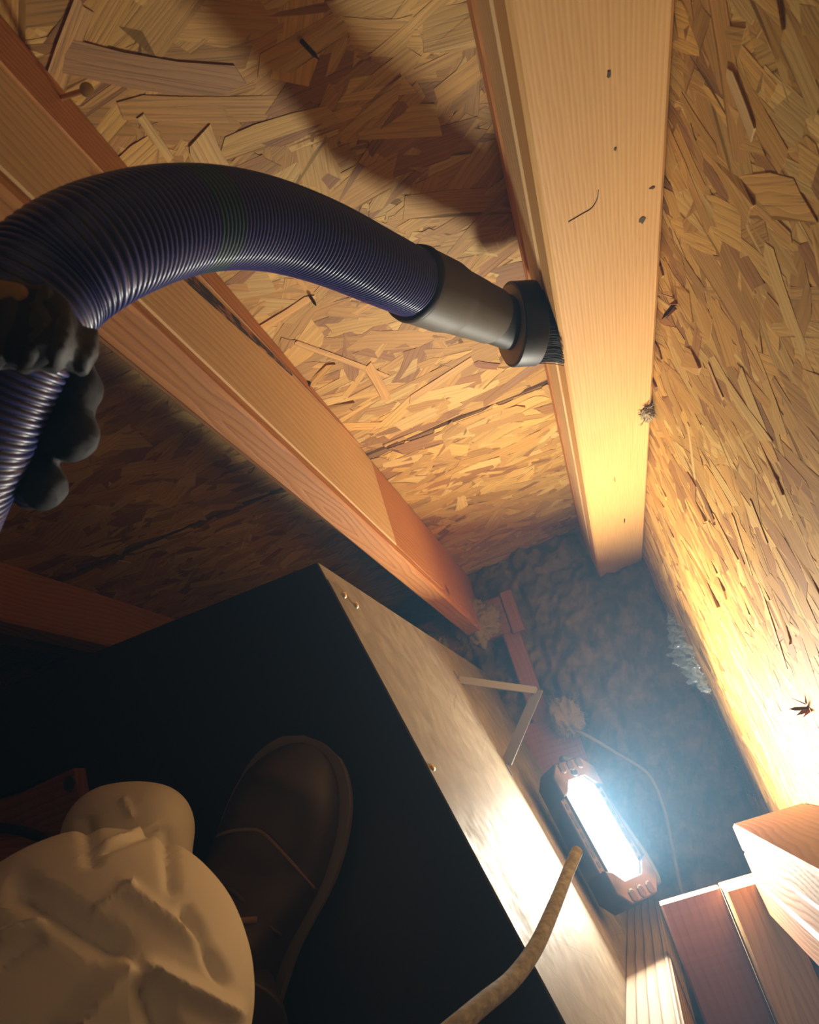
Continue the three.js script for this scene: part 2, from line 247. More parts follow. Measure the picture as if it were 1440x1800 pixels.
for (const [n, lo, hi] of [['wall_left_unseen', V(-1.32, 0, -0.47), V(-1.3, H + 0.35, 0.92)], ['wall_front_unseen', V(-1.32, 0, 0.9), V(XB + 0.02, H + 0.35, 0.92)], ['ceiling_unseen', V(-1.32, H + 0.35, -0.47), V(XB + 0.02, H + 0.37, 0.92)], ['floor', V(-1.32, -0.03, -0.47), V(XB + 0.02, 0, 0.92)]])
  top(n, boardGeo(lo, hi, 0, 0.001), M.plain).userData.kind = 'structure';  // walls and ceiling out of view, pale to bounce lamp light back in

// ---------------------------------------------------------------- framing lumber
function stud(label, lo, hi, mat, seed, axis = 1, group, name = 'wall_stud', cat = 'stud') { return tag(top(name, boardGeo(lo, hi, axis, 0.003, seed), mat), label, cat, group); }
const TOPY = H + 0.3;
// doubled stud on the left: wide pale face and narrow orange front edge
{
  const g = base('wall_stud', V(-0.182, 0, -0.38)); tag(g, 'pale deep stud with a dark bark streak, running down from the upper left corner', 'stud');
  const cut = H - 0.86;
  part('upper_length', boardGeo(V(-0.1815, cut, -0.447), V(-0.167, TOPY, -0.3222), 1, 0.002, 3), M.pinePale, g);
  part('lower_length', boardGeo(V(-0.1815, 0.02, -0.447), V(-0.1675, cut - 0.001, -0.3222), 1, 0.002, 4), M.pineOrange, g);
  const e = [[H - 0.25, -0.405], [H - 0.42, -0.418], [H - 0.66, -0.436], [H - 0.82, -0.4465]];
  const edge = loft2([...e.map(([y, z]) => V(-0.1672, y, z)), V(-0.1672, H - 0.82, -0.4478), V(-0.1672, TOPY, -0.4478), V(-0.1672, TOPY, -0.39)], [...e.map(([y, z]) => V(-0.1658, y, z - 0.001)), V(-0.1658, H - 0.82, -0.4478), V(-0.1658, TOPY, -0.4478), V(-0.1658, TOPY, -0.391)]);
  part('orange_edge', edge, M.pineOrange, g).userData.label = 'orange sapwood strip beside the sheathing';
  const bp = [[H - 0.30, -0.398, 0.012], [H - 0.38, -0.404, 0.016], [H - 0.46, -0.414, 0.012], [H - 0.54, -0.424, 0.006], [H - 0.60, -0.430, 0.002]];
  part('bark_streak', loft2([...bp.map(([y, z, w]) => V(-0.1672, y, z + w)), ...bp.map(([y, z]) => V(-0.1672, y, z - 0.002)).reverse()], [...bp.map(([y, z, w]) => V(-0.1662, y, z + w * 0.8)), ...bp.map(([y, z]) => V(-0.1662, y, z - 0.001)).reverse()], 1), M.bark, g);
}
{
  const g = base('wall_stud', V(-0.21, 0, -0.40)); tag(g, 'orange narrow stud nailed along the lower left side of the pale deep stud', 'stud');
  part('front_strip', boardGeo(V(-0.1975, 0.02, -0.3215), V(-0.1672, TOPY, -0.3095), 1, 0.0025, 7), M.pineOrange, g);
  part('side_ply', boardGeo(V(-0.1975, 0.02, -0.3735), V(-0.1822, TOPY, -0.322), 1, 0.002, 17), M.pineOrange, g);
  part('added_shade_ply', boardGeo(V(-0.262, 0.02, -0.4485), V(-0.2365, TOPY, -0.416), 1, 0.002, 18), M.pineOrange, g);  // added out of sight to block lamp light from the left bay
  part('added_shade_batten', boardGeo(V(-0.2845, 0.02, -0.4485), V(-0.2625, TOPY, -0.4425), 1, 0.002, 19), M.pineOrange, g);  // added behind the stud, narrows the lit strip in the left bay
  part('added_shade_ply', boardGeo(V(-0.236, 0.02, -0.4485), V(-0.1825, TOPY, -0.3745), 1, 0.003, 8), M.pineOrange, g);  // added hidden board, widened backwards to shade the left bay
}
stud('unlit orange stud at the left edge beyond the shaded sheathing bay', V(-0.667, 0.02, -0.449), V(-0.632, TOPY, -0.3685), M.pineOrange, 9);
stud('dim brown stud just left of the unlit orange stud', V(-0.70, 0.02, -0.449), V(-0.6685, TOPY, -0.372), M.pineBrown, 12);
// built-up corner post on the right: three plies laid flat
stud('broad honey-coloured front board of the corner post', V(0.078, 0.02, -0.379), V(0.166, TOPY, -0.346), M.pine, 21);
{
  const post = scene.children.at(-1), hole = (px, py, w, h, seed) => { const c = onZ(px, py, -0.346), r = rng(seed), loop = Array.from({ length: 9 }, (_, i) => { const a = i / 9 * 6.283, k = 0.6 + 0.7 * r(); return V(c.x + w * k * Math.cos(a), c.y + h * k * Math.sin(a), -0.3465); }); part('splinter_hole', loft2(loop, loop.map((p) => p.clone().setZ(-0.3456))), M.nail, post); };
  hole(1128, 386, 0.0025, 0.004, 4); hole(1070, 130, 0.0012, 0.0025, 5); hole(1146, 330, 0.0022, 0.0012, 6); hole(1081, 843, 0.0006, 0.010, 7); hole(1098, 915, 0.0012, 0.012, 8); hole(1082, 262, 0.0009, 0.0014, 9);
  const cr = [[1052, 335], [1050, 350], [1040, 366], [1022, 377], [1000, 390]].map(([x, y]) => onZ(x, y, -0.3458)); part('check_crack', tubeGeo(cr, 0.00035, 20, 5), M.nail, post);
}
stud('pale middle board of the corner post, seen as a narrow strip beside the brush', V(0.0772, 0.02, -0.4275), V(0.165, TOPY, -0.3795), M.pinePale, 25);
stud('reddish rear board of the corner post, against the sheathing behind the brush', V(0.0763, 0.02, -0.4485), V(0.165, TOPY, -0.428), M.pineOrange, 27);
// boards at the lower right
stud('rough white-grained post with deep vertical ridges beside the lower end of the work light', V(-0.0924, 0.02, 0.21), V(-0.0369, TOPY, 0.295), M.rough, 31);
stud('dark red-stained flat board with a bright end, right of the ridged post', V(-0.0262, H - 1.095, 0.157), V(0.0472, H - 1.06, 0.88), M.redBoard, 33, 2, undefined, 'framing_board', 'board');
stud('pale yellow board between the red-stained board and the stacked plies on the right', V(0.0495, H - 1.11, 0.158), V(0.107, H - 1.03, 0.88), M.pinePale, 35, 2, undefined, 'framing_board', 'board');
stud('brown striped front stud of the stack at the right edge', V(0.084, H - 1.0, 0.09), V(XB - 0.001, TOPY, 0.121), M.pineDark, 41);
stud('second stud of the stack at the right edge, directly behind the front one', V(0.0855, H - 1.02, 0.1215), V(XB - 0.001, TOPY, 0.152), M.pineDark, 43);
stud('rearmost stud of the stack at the right edge, third from the lamp side', V(0.0845, H - 1.03, 0.1525), V(XB - 0.001, TOPY, 0.19), M.pineBrown, 45);
// red-stained floor framing
const RED = 'red-stained boards laid on the floor';
stud('red-stained board end running level behind the metal cabinet, half buried in fluff', V(-0.42, 0.0, -0.374), V(-0.118, 0.075, -0.30), M.redBoard, 51, 0, undefined, 'floor_board', 'board');
stud('red-stained board running towards the work light from the fluff-covered one', V(-0.138, 0.0, -0.30), V(-0.104, 0.07, -0.10), M.redBoard, 52, 2, undefined, 'floor_board', 'board');
stud('short red-stained block at the corner of the floor boards', V(-0.117, 0.0, -0.376), V(-0.092, 0.08, -0.292), M.redBoard, 54, 2, undefined, 'floor_board', 'board');
stud('wide purplish board lying under the upper end of the work light', V(-0.22, 0.0, -0.125), V(-0.065, 0.075, 0.0), M.redBoard, 53, 0, undefined, 'floor_board', 'board');

// ---------------------------------------------------------------- insulation
{
  const nx = 150, nz = 150, x0 = -1.29, x1 = XB, z0 = ZA, z1 = 0.89, P = [], U = [], I = [];
  for (let j = 0; j <= nz; j++) for (let i = 0; i <= nx; i++) {
    const x = mix(x0, x1, Math.pow(i / nx, 0.5)), z = mix(z0, z1, Math.pow(j / nz, 1.4)), inside = x > -0.21;
    const h = 0.004 + (x < -0.07 ? 0.045 : 0.075) * Math.pow(fbm(x * 9, z * 9, 0, 3), 1.2) + 0.05 * Math.abs(fbm(x * 32, z * 32, 0, 6) - 0.5) * 2 + 0.007 * noise(x * 150, z * 150, 0, 2) + (inside ? 0.012 * smooth(-0.05, 0.05, x) : -0.02);
    P.push(x, Math.max(0.004, h), z); U.push(x * 2.2, z * 2.2);
  }
  for (let j = 0; j < nz; j++) for (let i = 0; i < nx; i++) { const a = j * (nx + 1) + i, b = a + 1, c = a + nx + 1, d = c + 1; I.push(a, c, b, b, c, d); }
  const g = new THREE.BufferGeometry(); g.setAttribute('position', new THREE.Float32BufferAttribute(P, 3)); g.setAttribute('uv', new THREE.Float32BufferAttribute(U, 2)); g.setIndex(I); g.computeVertexNormals();
  tag(top('loose_insulation', g, M.insulation), 'lumpy grey-brown loose insulation covering the floor in the corner', 'insulation', null, 'stuff');
}
function tuft(center, r, label, seed, name = 'insulation_clump') {
  const rr = rng(seed), G = [];
  let g = mergeVertices(new THREE.IcosahedronGeometry(1, 12).deleteAttribute('normal').deleteAttribute('uv')); const p = g.attributes.position;
  for (let i = 0; i < p.count; i++) { const v = V().fromBufferAttribute(p, i), k = 0.55 + 0.75 * fbm(v.x * 1.6 + seed, v.y * 1.6, v.z * 1.6, seed) + 0.28 * (fbm(v.x * 6, v.y * 6, v.z * 6, seed + 1) - 0.5) * 2; p.setXYZ(i, v.x * k * r.x, v.y * k * r.y, v.z * k * r.z); }
  g = g.toNonIndexed(); g = mergeVertices(g); g.computeVertexNormals(); g.translate(center.x, center.y, center.z);
  const b = base(name, V(center.x, center.y - r.y, center.z)); tag(b, label, 'insulation');
  part('wad', g, M.tuft, b);
  for (let i = 0; i < 110; i++) {
    const d = V(rr() - 0.5, rr() - 0.3, rr() - 0.5).normalize(), s = center.clone().add(d.clone().multiply(r).multiplyScalar(0.75)), t = s.clone().add(d.clone().multiply(r).multiplyScalar(0.3 + 0.4 * rr())).add(V(rr() - 0.5, rr() - 0.5, rr() - 0.5).multiplyScalar(0.012)), m = s.clone().add(t).multiplyScalar(0.5).add(V(rr() - 0.5, rr() - 0.5, rr() - 0.5).multiplyScalar(0.008));
    G.push(new THREE.TubeGeometry(new THREE.QuadraticBezierCurve3(s, m, t), 4, 0.0004, 3));
  }
  part('fibres', mergeGeometries(G), M.tuft, b).userData.kind = 'stuff';
}
{
  const c1 = onY(835, 1095, 0.10), c2 = onY(998, 1262, 0.06), c3 = onZ(1146, 712, -0.352), c4 = onY(768, 1140, 0.07);
  tuft(V(c1.x, 0.095, c1.z), V(0.052, 0.034, 0.045), 'yellowish fluffy clump on the red-stained board at the foot of the pale deep stud', 3);
  tuft(V(c4.x, 0.085, c4.z), V(0.024, 0.026, 0.028), 'smaller tan fluffy clump nearest the metal cabinet edge', 5);
  tuft(V(c2.x, 0.09, c2.z), V(0.03, 0.03, 0.04), 'tan fluffy clump at the upper end of the work light, a thin cable leaving it', 4);
  tuft(V(0.160, c3.y, c3.z + 0.006), V(0.008, 0.018, 0.008), 'small grey tuft stuck between the corner post and the right strand board', 6);
}

// ---------------------------------------------------------------- metal cabinet
{
  const yT = H - 0.62, A = V(-0.1966, yT, -0.2445), d = V(0.2233, 0, 0.9747), B = A.clone().addScaledVector(d, 0.98), n = V(0.975, 0, -0.223);
  const g = base('metal_cabinet', V(-0.5, 0, 0.1)); tag(g, 'sheet metal cabinet, unlit top coloured black, scratched beige side, the boot standing on it', 'cabinet');
  const C = V(-0.95, yT, B.z), D = V(-0.95, yT, -0.232), low = (p, y) => p.clone().setY(y);
  part('body', loft2([A, B, C, D].map((p) => low(p, yT - 0.004)), [A, B, C, D].map((p) => low(p, 0.0))), M.shadedSteel, g);
  part('top_panel', loft2([A, B, C, D], [A, B, C, D].map((p) => low(p, yT - 0.004))), M.shadedSteel, g).userData.label = 'matt top with its shade put into the colour';
  // beige side sheet, 1.2 mm proud, with a folded hem along its top
  const face = (s0, s1, y0, y1, o0, o1) => { const q = (s, y, o) => A.clone().addScaledVector(d, s).setY(y).addScaledVector(n, o); return loft2([q(s0, y0, o0), q(s1, y0, o0), q(s1, y1, o0), q(s0, y1, o0)], [q(s0, y0, o1), q(s1, y0, o1), q(s1, y1, o1), q(s0, y1, o1)]); };
  part('side_panel', face(0, 0.98, 0.002, yT - 0.001, 0.0, 0.0012), M.sheet, g).userData.label = 'scratched beige side sheet';
  part('hem', face(0.02, 0.98, yT - 0.019, yT + 0.0004, 0.0012, 0.0024), M.sheet, g).userData.label = 'folded beige hem along the top edge';
  const screw = (s, y) => { const p = A.clone().addScaledVector(d, s).setY(y).addScaledVector(n, 0.002); return latheAlong(p, p.clone().addScaledVector(n, 0.003), [[0, 0.0034], [0.5, 0.0032], [1, 0.0018], [1, 0]], 14); };
  for (const [s, y] of [[0.03, yT - 0.028], [0.035, yT - 0.055], [0.205, yT - 0.009], [0.43, yT - 0.009], [0.62, yT - 0.009]]) part('screw', screw(s, y), M.screw, g);
  // bent strap standing out from the side
  const q = (px, py) => onPlane(px, py, n, A).addScaledVector(n, 0.0014), p1 = q(806, 1196), p2 = q(888, 1345), tip = onY(945, 1214, H - 1.17);
  const br = part('bracket', mergeGeometries([flatBar(p1, tip, 0.012, 0.002, V(0, 0.35, 1)), flatBar(tip.clone().addScaledVector(n, 0.0006), p2, 0.016, 0.002, V(1, 0.2, 0.3))]), M.strap, g); br.userData.label = 'grey metal strap bent to a triangle';
  part('bracket_foot', flatBar(p1.clone().addScaledVector(d, -0.014), p1.clone().addScaledVector(d, 0.002), 0.013, 0.002, V(0, 1, 0)), M.strap, g);
  part('bracket_foot', flatBar(p2, p2.clone().addScaledVector(d, 0.016), 0.013, 0.002, V(0, 1, 0)), M.strap, g);
}

// ---------------------------------------------------------------- work light
{
  const n = V(1.0, 1, -0.38).normalize(), C = V(-0.0588, H - 1.12, 0.0579);
  const e0 = onPlane(994, 1342, n, C), e1 = onPlane(1128, 1580, n, C), a = e1.clone().sub(e0).normalize(), L = e0.distanceTo(e1), c = e0.clone().add(e1).multiplyScalar(0.5), b = a.clone().cross(n).normalize();
  const W = 0.073, T = 0.034, mtx = new THREE.Matrix4().makeBasis(b, a, n).setPosition(c);
  const put = (g) => { g.applyMatrix4(mtx); return g; };
  const low = c.y - 0.05;
  const g = base('work_light', V(c.x, low, c.z)); tag(g, 'rectangular battery work light glowing white between the metal cabinet and the right wall', 'work light');
  const oct = (w, l, k) => { const s = new THREE.Shape(); [[w / 2, l / 2 - k], [w / 2 - k, l / 2], [-w / 2 + k, l / 2], [-w / 2, l / 2 - k], [-w / 2, -l / 2 + k], [-w / 2 + k, -l / 2], [w / 2 - k, -l / 2], [w / 2, -l / 2 + k]].forEach(([x, y], i) => (i ? s.lineTo(x, y) : s.moveTo(x, y))); s.closePath(); return s; };
  const ext = (s, depth, z, bev = 0.002) => { const e = new THREE.ExtrudeGeometry(s, { depth, bevelEnabled: true, bevelThickness: bev, bevelSize: bev, bevelSegments: 2, curveSegments: 6 }); e.translate(0, 0, z); return e; };
  part('housing', put(ext(oct(W - 0.008, L - 0.01, 0.016), T - 0.006, -T)), M.lampBody, g);
  // bumpers at the ends: thick ribbed blocks with a notch for the lens
  for (const s of [1, -1]) {
    const sh = new THREE.Shape(); [[-W / 2, s * (L / 2 - 0.042)], [-W / 2, s * (L / 2 - 0.016)], [-W / 2 + 0.014, s * L / 2], [W / 2 - 0.014, s * L / 2], [W / 2, s * (L / 2 - 0.016)], [W / 2, s * (L / 2 - 0.042)], [W / 2 - 0.009, s * (L / 2 - 0.038)], [W / 2 - 0.02, s * (L / 2 - 0.024)], [-W / 2 + 0.02, s * (L / 2 - 0.024)], [-W / 2 + 0.009, s * (L / 2 - 0.038)]].forEach(([x, y], i) => (i ? sh.lineTo(x, y) : sh.moveTo(x, y))); sh.closePath();
    const bp = part('bumper', put(ext(sh, T + 0.004, -T + 0.001)), M.lampBody, g);
    for (const x of [-0.016, 0, 0.016]) part('bumper_rib', put(ext(oct(0.007, 0.012, 0.002), T + 0.004, -T).translate(x, s * (L / 2 - 0.007), 0.003)), M.lampBody, bp).position.set(0, 0, 0);
  }
  for (const s of [1, -1]) {
    const r = ext(oct(0.009, L - 0.085, 0.003), T * 0.8, -T * 0.9); r.translate(s * (W / 2 - 0.002), 0, 0); const rail = part('side_rail', put(r), M.lampBody, g);
    const slot = []; for (let k = -4; k <= 4; k++) { const q = ext(oct(0.003, 0.008, 0.001), 0.002, 0, 0.0005); q.translate(s * (W / 2 - 0.002), k * 0.013, -0.0035); slot.push(q); }
    part('vent_slots', put(mergeGeometries(slot)), M.plasticBlack, rail).position.set(0, 0, 0);
  }
  part('bezel', put((() => { const s = oct(0.056, L - 0.044, 0.014), h = oct(0.051, L - 0.05, 0.012); s.holes.push(h); return ext(s, 0.003, -0.003, 0.0008); })()), M.lampFrame, g);
  part('led_lens', put(ext(oct(0.051, L - 0.05, 0.012), 0.003, -0.002, 0.0015)), M.lampLens, g).userData.label = 'glowing white lens';
  part('power_button', put(latheAlong(V(0, -L / 2 + 0.017, 0.004), V(0, -L / 2 + 0.017, 0.008), [[0, 0.006], [0.8, 0.0058], [1, 0.004], [1, 0]], 18)), M.plasticBlack, g);
  // swivelling stand: a bent bar round the housing, folded out to one side
  const k = -1, fr = [[k * (W / 2 + 0.004), L / 2 - 0.02, -0.02], [k * (W / 2 + 0.024), L / 2 - 0.012, -0.024], [k * (W / 2 + 0.03), L / 2 - 0.04, -0.026], [k * (W / 2 + 0.026), 0, -0.028], [k * (W / 2 + 0.02), -L / 2 + 0.05, -0.028], [k * (W / 2 + 0.004), -L / 2 - 0.004, -0.026], [k * (W / 2 - 0.018), -L / 2 - 0.012, -0.02]].map((q) => V(...q).applyMatrix4(mtx));
  const flat = new THREE.Shape(); flat.moveTo(-0.007, -0.0022); flat.lineTo(0.007, -0.0022); flat.lineTo(0.007, 0.0022); flat.lineTo(-0.007, 0.0022); flat.closePath();
  part('stand_bar', tubeGeo(fr, 0.0062, 50, 8), M.lampFrame, g);
  part('stand_foot', rodGeo(c.clone().addScaledVector(n, -T), V(c.x - 0.03, 0.02, c.z - 0.01), 0.012, 0.016), M.lampFrame, g);
  const area = new THREE.RectAreaLight(LAMP_COLOR, LAMP_POWER * 0.86, 0.050, L - 0.052);
  area.position.copy(c).addScaledVector(n, 0.006); area.up.copy(a); area.lookAt(area.position.clone().add(n)); area.name = 'led_panel_light'; scene.add(area);
}

// ---------------------------------------------------------------- vacuum hose with brush
{
  const HP = [[760, 512, 0.602], [735, 502, 0.586], [670, 472, 0.538], [572, 427, 0.482], [480, 397, 0.440], [395, 385, 0.402], [310, 390, 0.368], [228, 411, 0.340], [150, 445, 0.32], [85, 492, 0.31], [32, 560, 0.30], [-20, 660, 0.30], [-80, 800, 0.305], [-140, 960, 0.33], [-230, 1150, 0.40], [-330, 1350, 0.5]].map((p) => at(...p));
  const curve = new THREE.CatmullRomCurve3(HP, false, 'centripetal'), LEN = curve.getLength(), R = 0.0262, pitch = 0.0034, ribs = Math.round(LEN / pitch), per = 6, N = ribs * per, rad = 44;
  const fr = curve.computeFrenetFrames(N, false), P = [], I = [], C = [], blue = new THREE.Color().setRGB(0.030, 0.045, 0.27), grooveShade = new THREE.Color().setRGB(0.008, 0.009, 0.04), teal = new THREE.Color().setRGB(0.02, 0.10, 0.16), c = new THREE.Color();
  const bandAt = 0.262;
  for (let i = 0; i <= N; i++) {
    const t = i / N, p = curve.getPointAt(t), nn = fr.normals[i], bb = fr.binormals[i], band = Math.abs(t * LEN - bandAt) < 0.011 ? 1 : 0;
    for (let j = 0; j <= rad; j++) {
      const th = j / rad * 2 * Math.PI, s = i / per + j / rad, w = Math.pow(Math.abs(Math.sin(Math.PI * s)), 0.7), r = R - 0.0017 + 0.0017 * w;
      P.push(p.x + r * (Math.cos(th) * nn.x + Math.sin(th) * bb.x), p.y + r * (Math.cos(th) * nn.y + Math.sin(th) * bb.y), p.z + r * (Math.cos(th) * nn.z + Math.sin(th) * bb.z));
      c.copy(grooveShade).lerp(band ? teal : blue, smooth(0.45, 0.85, w)); C.push(c.r, c.g, c.b);  // shade between the ribs is put into the vertex colour
    }
  }
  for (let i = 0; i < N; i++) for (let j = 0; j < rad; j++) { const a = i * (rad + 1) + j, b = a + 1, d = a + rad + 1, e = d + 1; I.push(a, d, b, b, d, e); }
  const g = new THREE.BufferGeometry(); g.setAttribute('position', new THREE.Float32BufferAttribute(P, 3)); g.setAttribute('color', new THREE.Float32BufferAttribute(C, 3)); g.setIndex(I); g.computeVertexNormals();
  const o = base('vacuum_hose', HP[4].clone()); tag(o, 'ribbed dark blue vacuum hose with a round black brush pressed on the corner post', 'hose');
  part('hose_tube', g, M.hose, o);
  const head0 = at(897, 571, 0.675), ax = V(0.9, -0.43, 0.09).normalize(), A = HP[1], B = head0.clone().addScaledVector(ax, 0.002);
  part('cuff', latheAlong(A, B, [[-0.05, 0.0255], [-0.05, 0.0288], [-0.02, 0.0298], [0.02, 0.0296], [0.24, 0.0292], [0.34, 0.0270], [0.37, 0.0266], [0.56, 0.0255], [0.58, 0.0250], [0.74, 0.0244], [0.74, 0.0232]]), M.plasticGrey, o).userData.label = 'grey swivel cuff';
  part('cuff_ring', latheAlong(A, B, [[-0.07, 0.026], [-0.07, 0.0294], [-0.03, 0.0304], [-0.015, 0.0299], [-0.015, 0.026]]), M.plasticBlack, o);
  part('brush_neck', latheAlong(A, B, [[0.72, 0.0232], [1, 0.0226], [1.03, 0.022]]), M.plasticBlack, o);
  const he = head0.clone().addScaledVector(ax, 0.022);
  part('brush_head', latheAlong(head0, he, [[0, 0.0], [0, 0.030], [0.02, 0.0335], [0.03, 0.035], [0.0, 0.036], [0.04, 0.0375], [0.95, 0.0378], [1, 0.0365], [1, 0.02], [1, 0]], 56), M.plasticBlack, o);
  part('brush_collar', latheAlong(head0.clone().addScaledVector(ax, -0.0012), head0.clone().addScaledVector(ax, 0.001), [[0, 0.0], [0, 0.0345], [1, 0.035]], 56), M.ringTan, o).userData.label = 'paler flat ring on the back of the brush head';
  const r = rng(99), G = [], z = ax.clone().cross(V(0, 1, 0)).normalize(), y = z.clone().cross(ax).normalize();
  for (let i = 0; i < 900; i++) {
    const th = r() * 2 * Math.PI, q = 0.018 + 0.018 * Math.sqrt(r()), o = y.clone().multiplyScalar(q * Math.sin(th)).addScaledVector(z, q * Math.cos(th)), s = he.clone().add(o), sp = 0.10 + 0.22 * r();
    const e = ax.clone().addScaledVector(o, 6 * sp).add(V(0, -0.12 * r(), 0.10 * (r() - 0.5))).normalize(), t = s.clone().addScaledVector(e, Math.min(0.045, Math.max(0.004, (0.0765 - s.x) / Math.max(0.3, e.x)))), m = s.clone().lerp(t, 0.5).addScaledVector(o, -0.08);
    G.push(new THREE.TubeGeometry(new THREE.QuadraticBezierCurve3(s, m, t), 3, 0.0004, 3));
  }
  part('bristle_core', latheAlong(he, he.clone().addScaledVector(ax, Math.max(0.008, (0.072 - he.x))), [[0, 0.0], [0, 0.034], [0.5, 0.031], [1, 0.026], [1, 0]], 30), M.plasticBlack, o);
  part('bristles', mergeGeometries(G), M.bristle, o).userData.kind = 'stuff';
}

// ---------------------------------------------------------------- cords and scraps
{
  const p = [[1014, 1498, 0.70], [1000, 1530, 0.665], [975, 1592, 0.585], [940, 1668, 0.505], [900, 1722, 0.455], [845, 1768, 0.41], [790, 1815, 0.375], [700, 1890, 0.34], [560, 2010, 0.31]].map((q) => at(...q));
  const g = tubeGeo(p, 0.0054, 90, 14); for (let i = 0; i < g.attributes.uv.count; i++) g.attributes.uv.setXY(i, g.attributes.uv.getY(i), g.attributes.uv.getX(i) * 2);
  tag(top('dusty_cord', g, M.dustyCord), 'thick dusty grey cord hanging over the cabinet edge in front of the work light', 'cord');
  const w = [[1010, 1283], [1035, 1295], [1085, 1325], [1140, 1362], [1168, 1425], [1182, 1490], [1195, 1552], [1215, 1640]].map(([x, y], i) => onY(x, y, 0.105 + 0.004 * Math.sin(i * 2)));
  tag(top('thin_cable', tubeGeo(w, 0.0032, 80, 8), M.wire), 'thin brown cable curving over the insulation to the right of the work light', 'cable');
}
{ // scraps on the cabinet top beside the knee
  const y = H - 0.62, q = (x, yy, h) => onY(x, yy, y + h), up = (L, h) => L.map((p) => p.clone().add(V(0, h, 0)));
  const a = [[-60, 1430], [60, 1392], [150, 1350], [168, 1460], [120, 1500], [-60, 1500]].map(([x, yy]) => q(x, yy, 0.0005)), b = [[-80, 1475], [70, 1470], [140, 1540], [120, 1600], [-80, 1600]].map(([x, yy]) => q(x, yy, 0.0165));
  const g = base('scrap_board', a[3].clone()); tag(g, 'dim brown scrap board with a knot hole, left of the white knee', 'board');
  part('board', loft2(a, up(a, 0.0155)), M.pineBrown, g);
  const c = q(122, 1378, 0.016), loop = Array.from({ length: 12 }, (_, i) => V(c.x + 0.0055 * Math.cos(i / 12 * 6.283), c.y, c.z + 0.007 * Math.sin(i / 12 * 6.283))); part('knot_hole', loft2(loop, up(loop, 0.0008)), M.nail, g);
  tag(top('scrap_board', loft2(b, up(b, 0.010)), M.pineOrange), 'small yellowish wood scrap lying on the brown scrap board beside the knee', 'board');
  tag(top('black_cord', tubeGeo([[-60, 1452], [0, 1455], [55, 1466], [100, 1492], [132, 1530], [150, 1580]].map(([x, yy]) => q(x, yy, 0.031)), 0.0042, 50, 8), M.plasticBlack), 'black cord arching across the scrap wood at the left edge', 'cord');
}
{ // crumpled clear plastic caught at the foot of the right wall
  const g = new THREE.PlaneGeometry(1, 1, 46, 22), p = g.attributes.position, c = V(XB - 0.016, 0, 0);
  const a = onX(1190, 1080, XB - 0.012), b = onX(1255, 1212, XB - 0.012), e = b.clone().sub(a), Y = V(0, 1, 0);
  for (let i = 0; i < p.count; i++) {
    const u = p.getX(i) + 0.5, v = p.getY(i), f = fbm(u * 9, v * 6, 0, 3, 4) - 0.5, k = Math.abs(fbm(u * 16, v * 12, 0, 7, 3) - 0.5) * 2;
    const wid = 0.035 + 0.055 * Math.sin(Math.PI * clamp(u * 0.9 + 0.08, 0, 1)), q = a.clone().addScaledVector(e, u).addScaledVector(Y, v * wid * (0.8 + f)).add(V(-0.022 * k - 0.02 * (0.5 - v) * Math.sin(Math.PI * u) - 0.004, f * 0.012, f * 0.02));
    p.setXYZ(i, q.x, q.y, q.z);
  }
  g.computeVertexNormals(); tag(top('plastic_scrap', g, M.film), 'crumpled clear plastic scrap caught low on the right strand board wall', 'plastic');
}
{ // strip of wire lath at the foot of the right wall
  const G = [], z0 = -0.06, z1 = 0.09, y0 = H - 1.44, y1 = H - 1.345, x = XB - 0.006;
  for (let i = 0; i <= 14; i++) { const z = mix(z0, z1, i / 14); G.push(rodGeo(V(x, y0, z), V(x, y1, z + 0.004), 0.0013, 0.0013, 6)); }
  for (let j = 0; j <= 5; j++) { const y = mix(y0, y1, j / 5); G.push(rodGeo(V(x - 0.001, y, z0), V(x - 0.001, y, z1), 0.0013, 0.0013, 6)); }
  tag(top('wire_lath', mergeGeometries(G), M.lath), 'strip of dark wire lath low on the right wall behind the work light', 'lath');
}

// ---------------------------------------------------------------- nails
function nail(tip, foot, r, mat, label, head) {
  const g = base('nail', foot.clone()); tag(g, label, 'nail');
  part('shank', rodGeo(foot, foot.clone().lerp(tip, head ? 1 : 0.7), r, r, 8), mat, g);
  const d = tip.clone().sub(foot).normalize();
  if (head) part('head', latheAlong(tip, tip.clone().addScaledVector(d, 0.0012), [[0, 0], [0, 2.4 * r], [1, 2.4 * r], [1, 0]], 14), mat, g);
  else part('point', rodGeo(foot.clone().lerp(tip, 0.68), tip, r, r * 0.1, 8), mat, g);
  return g;
}
nail(onZ(152, 158, -0.408), V(-0.1665, 0, 0).setY(onX(107, 172, -0.1665).y).setZ(onX(107, 172, -0.1665).z), 0.0016, M.brass, 'headed brass-coloured nail sticking out of the pale deep stud at the upper left', true);
const wallNails = [[530, 72, 'bent dark nail tip coming through the strand board near the top, above the hose shadow', V(0.006, -0.006, 0.014)], [545, 672, 'dark nail tip at the edge of the pale deep stud below the hose', V(-0.006, 0.004, 0.013)], [545, 520, 'small dark nail tip poking through just under the blue hose', V(0.002, -0.004, 0.010)]];
for (const [x, y, l, d] of wallNails) { const f = onZ(x, y, ZA + 0.0015); nail(f.clone().add(d), f, 0.0015, M.nail, l); }
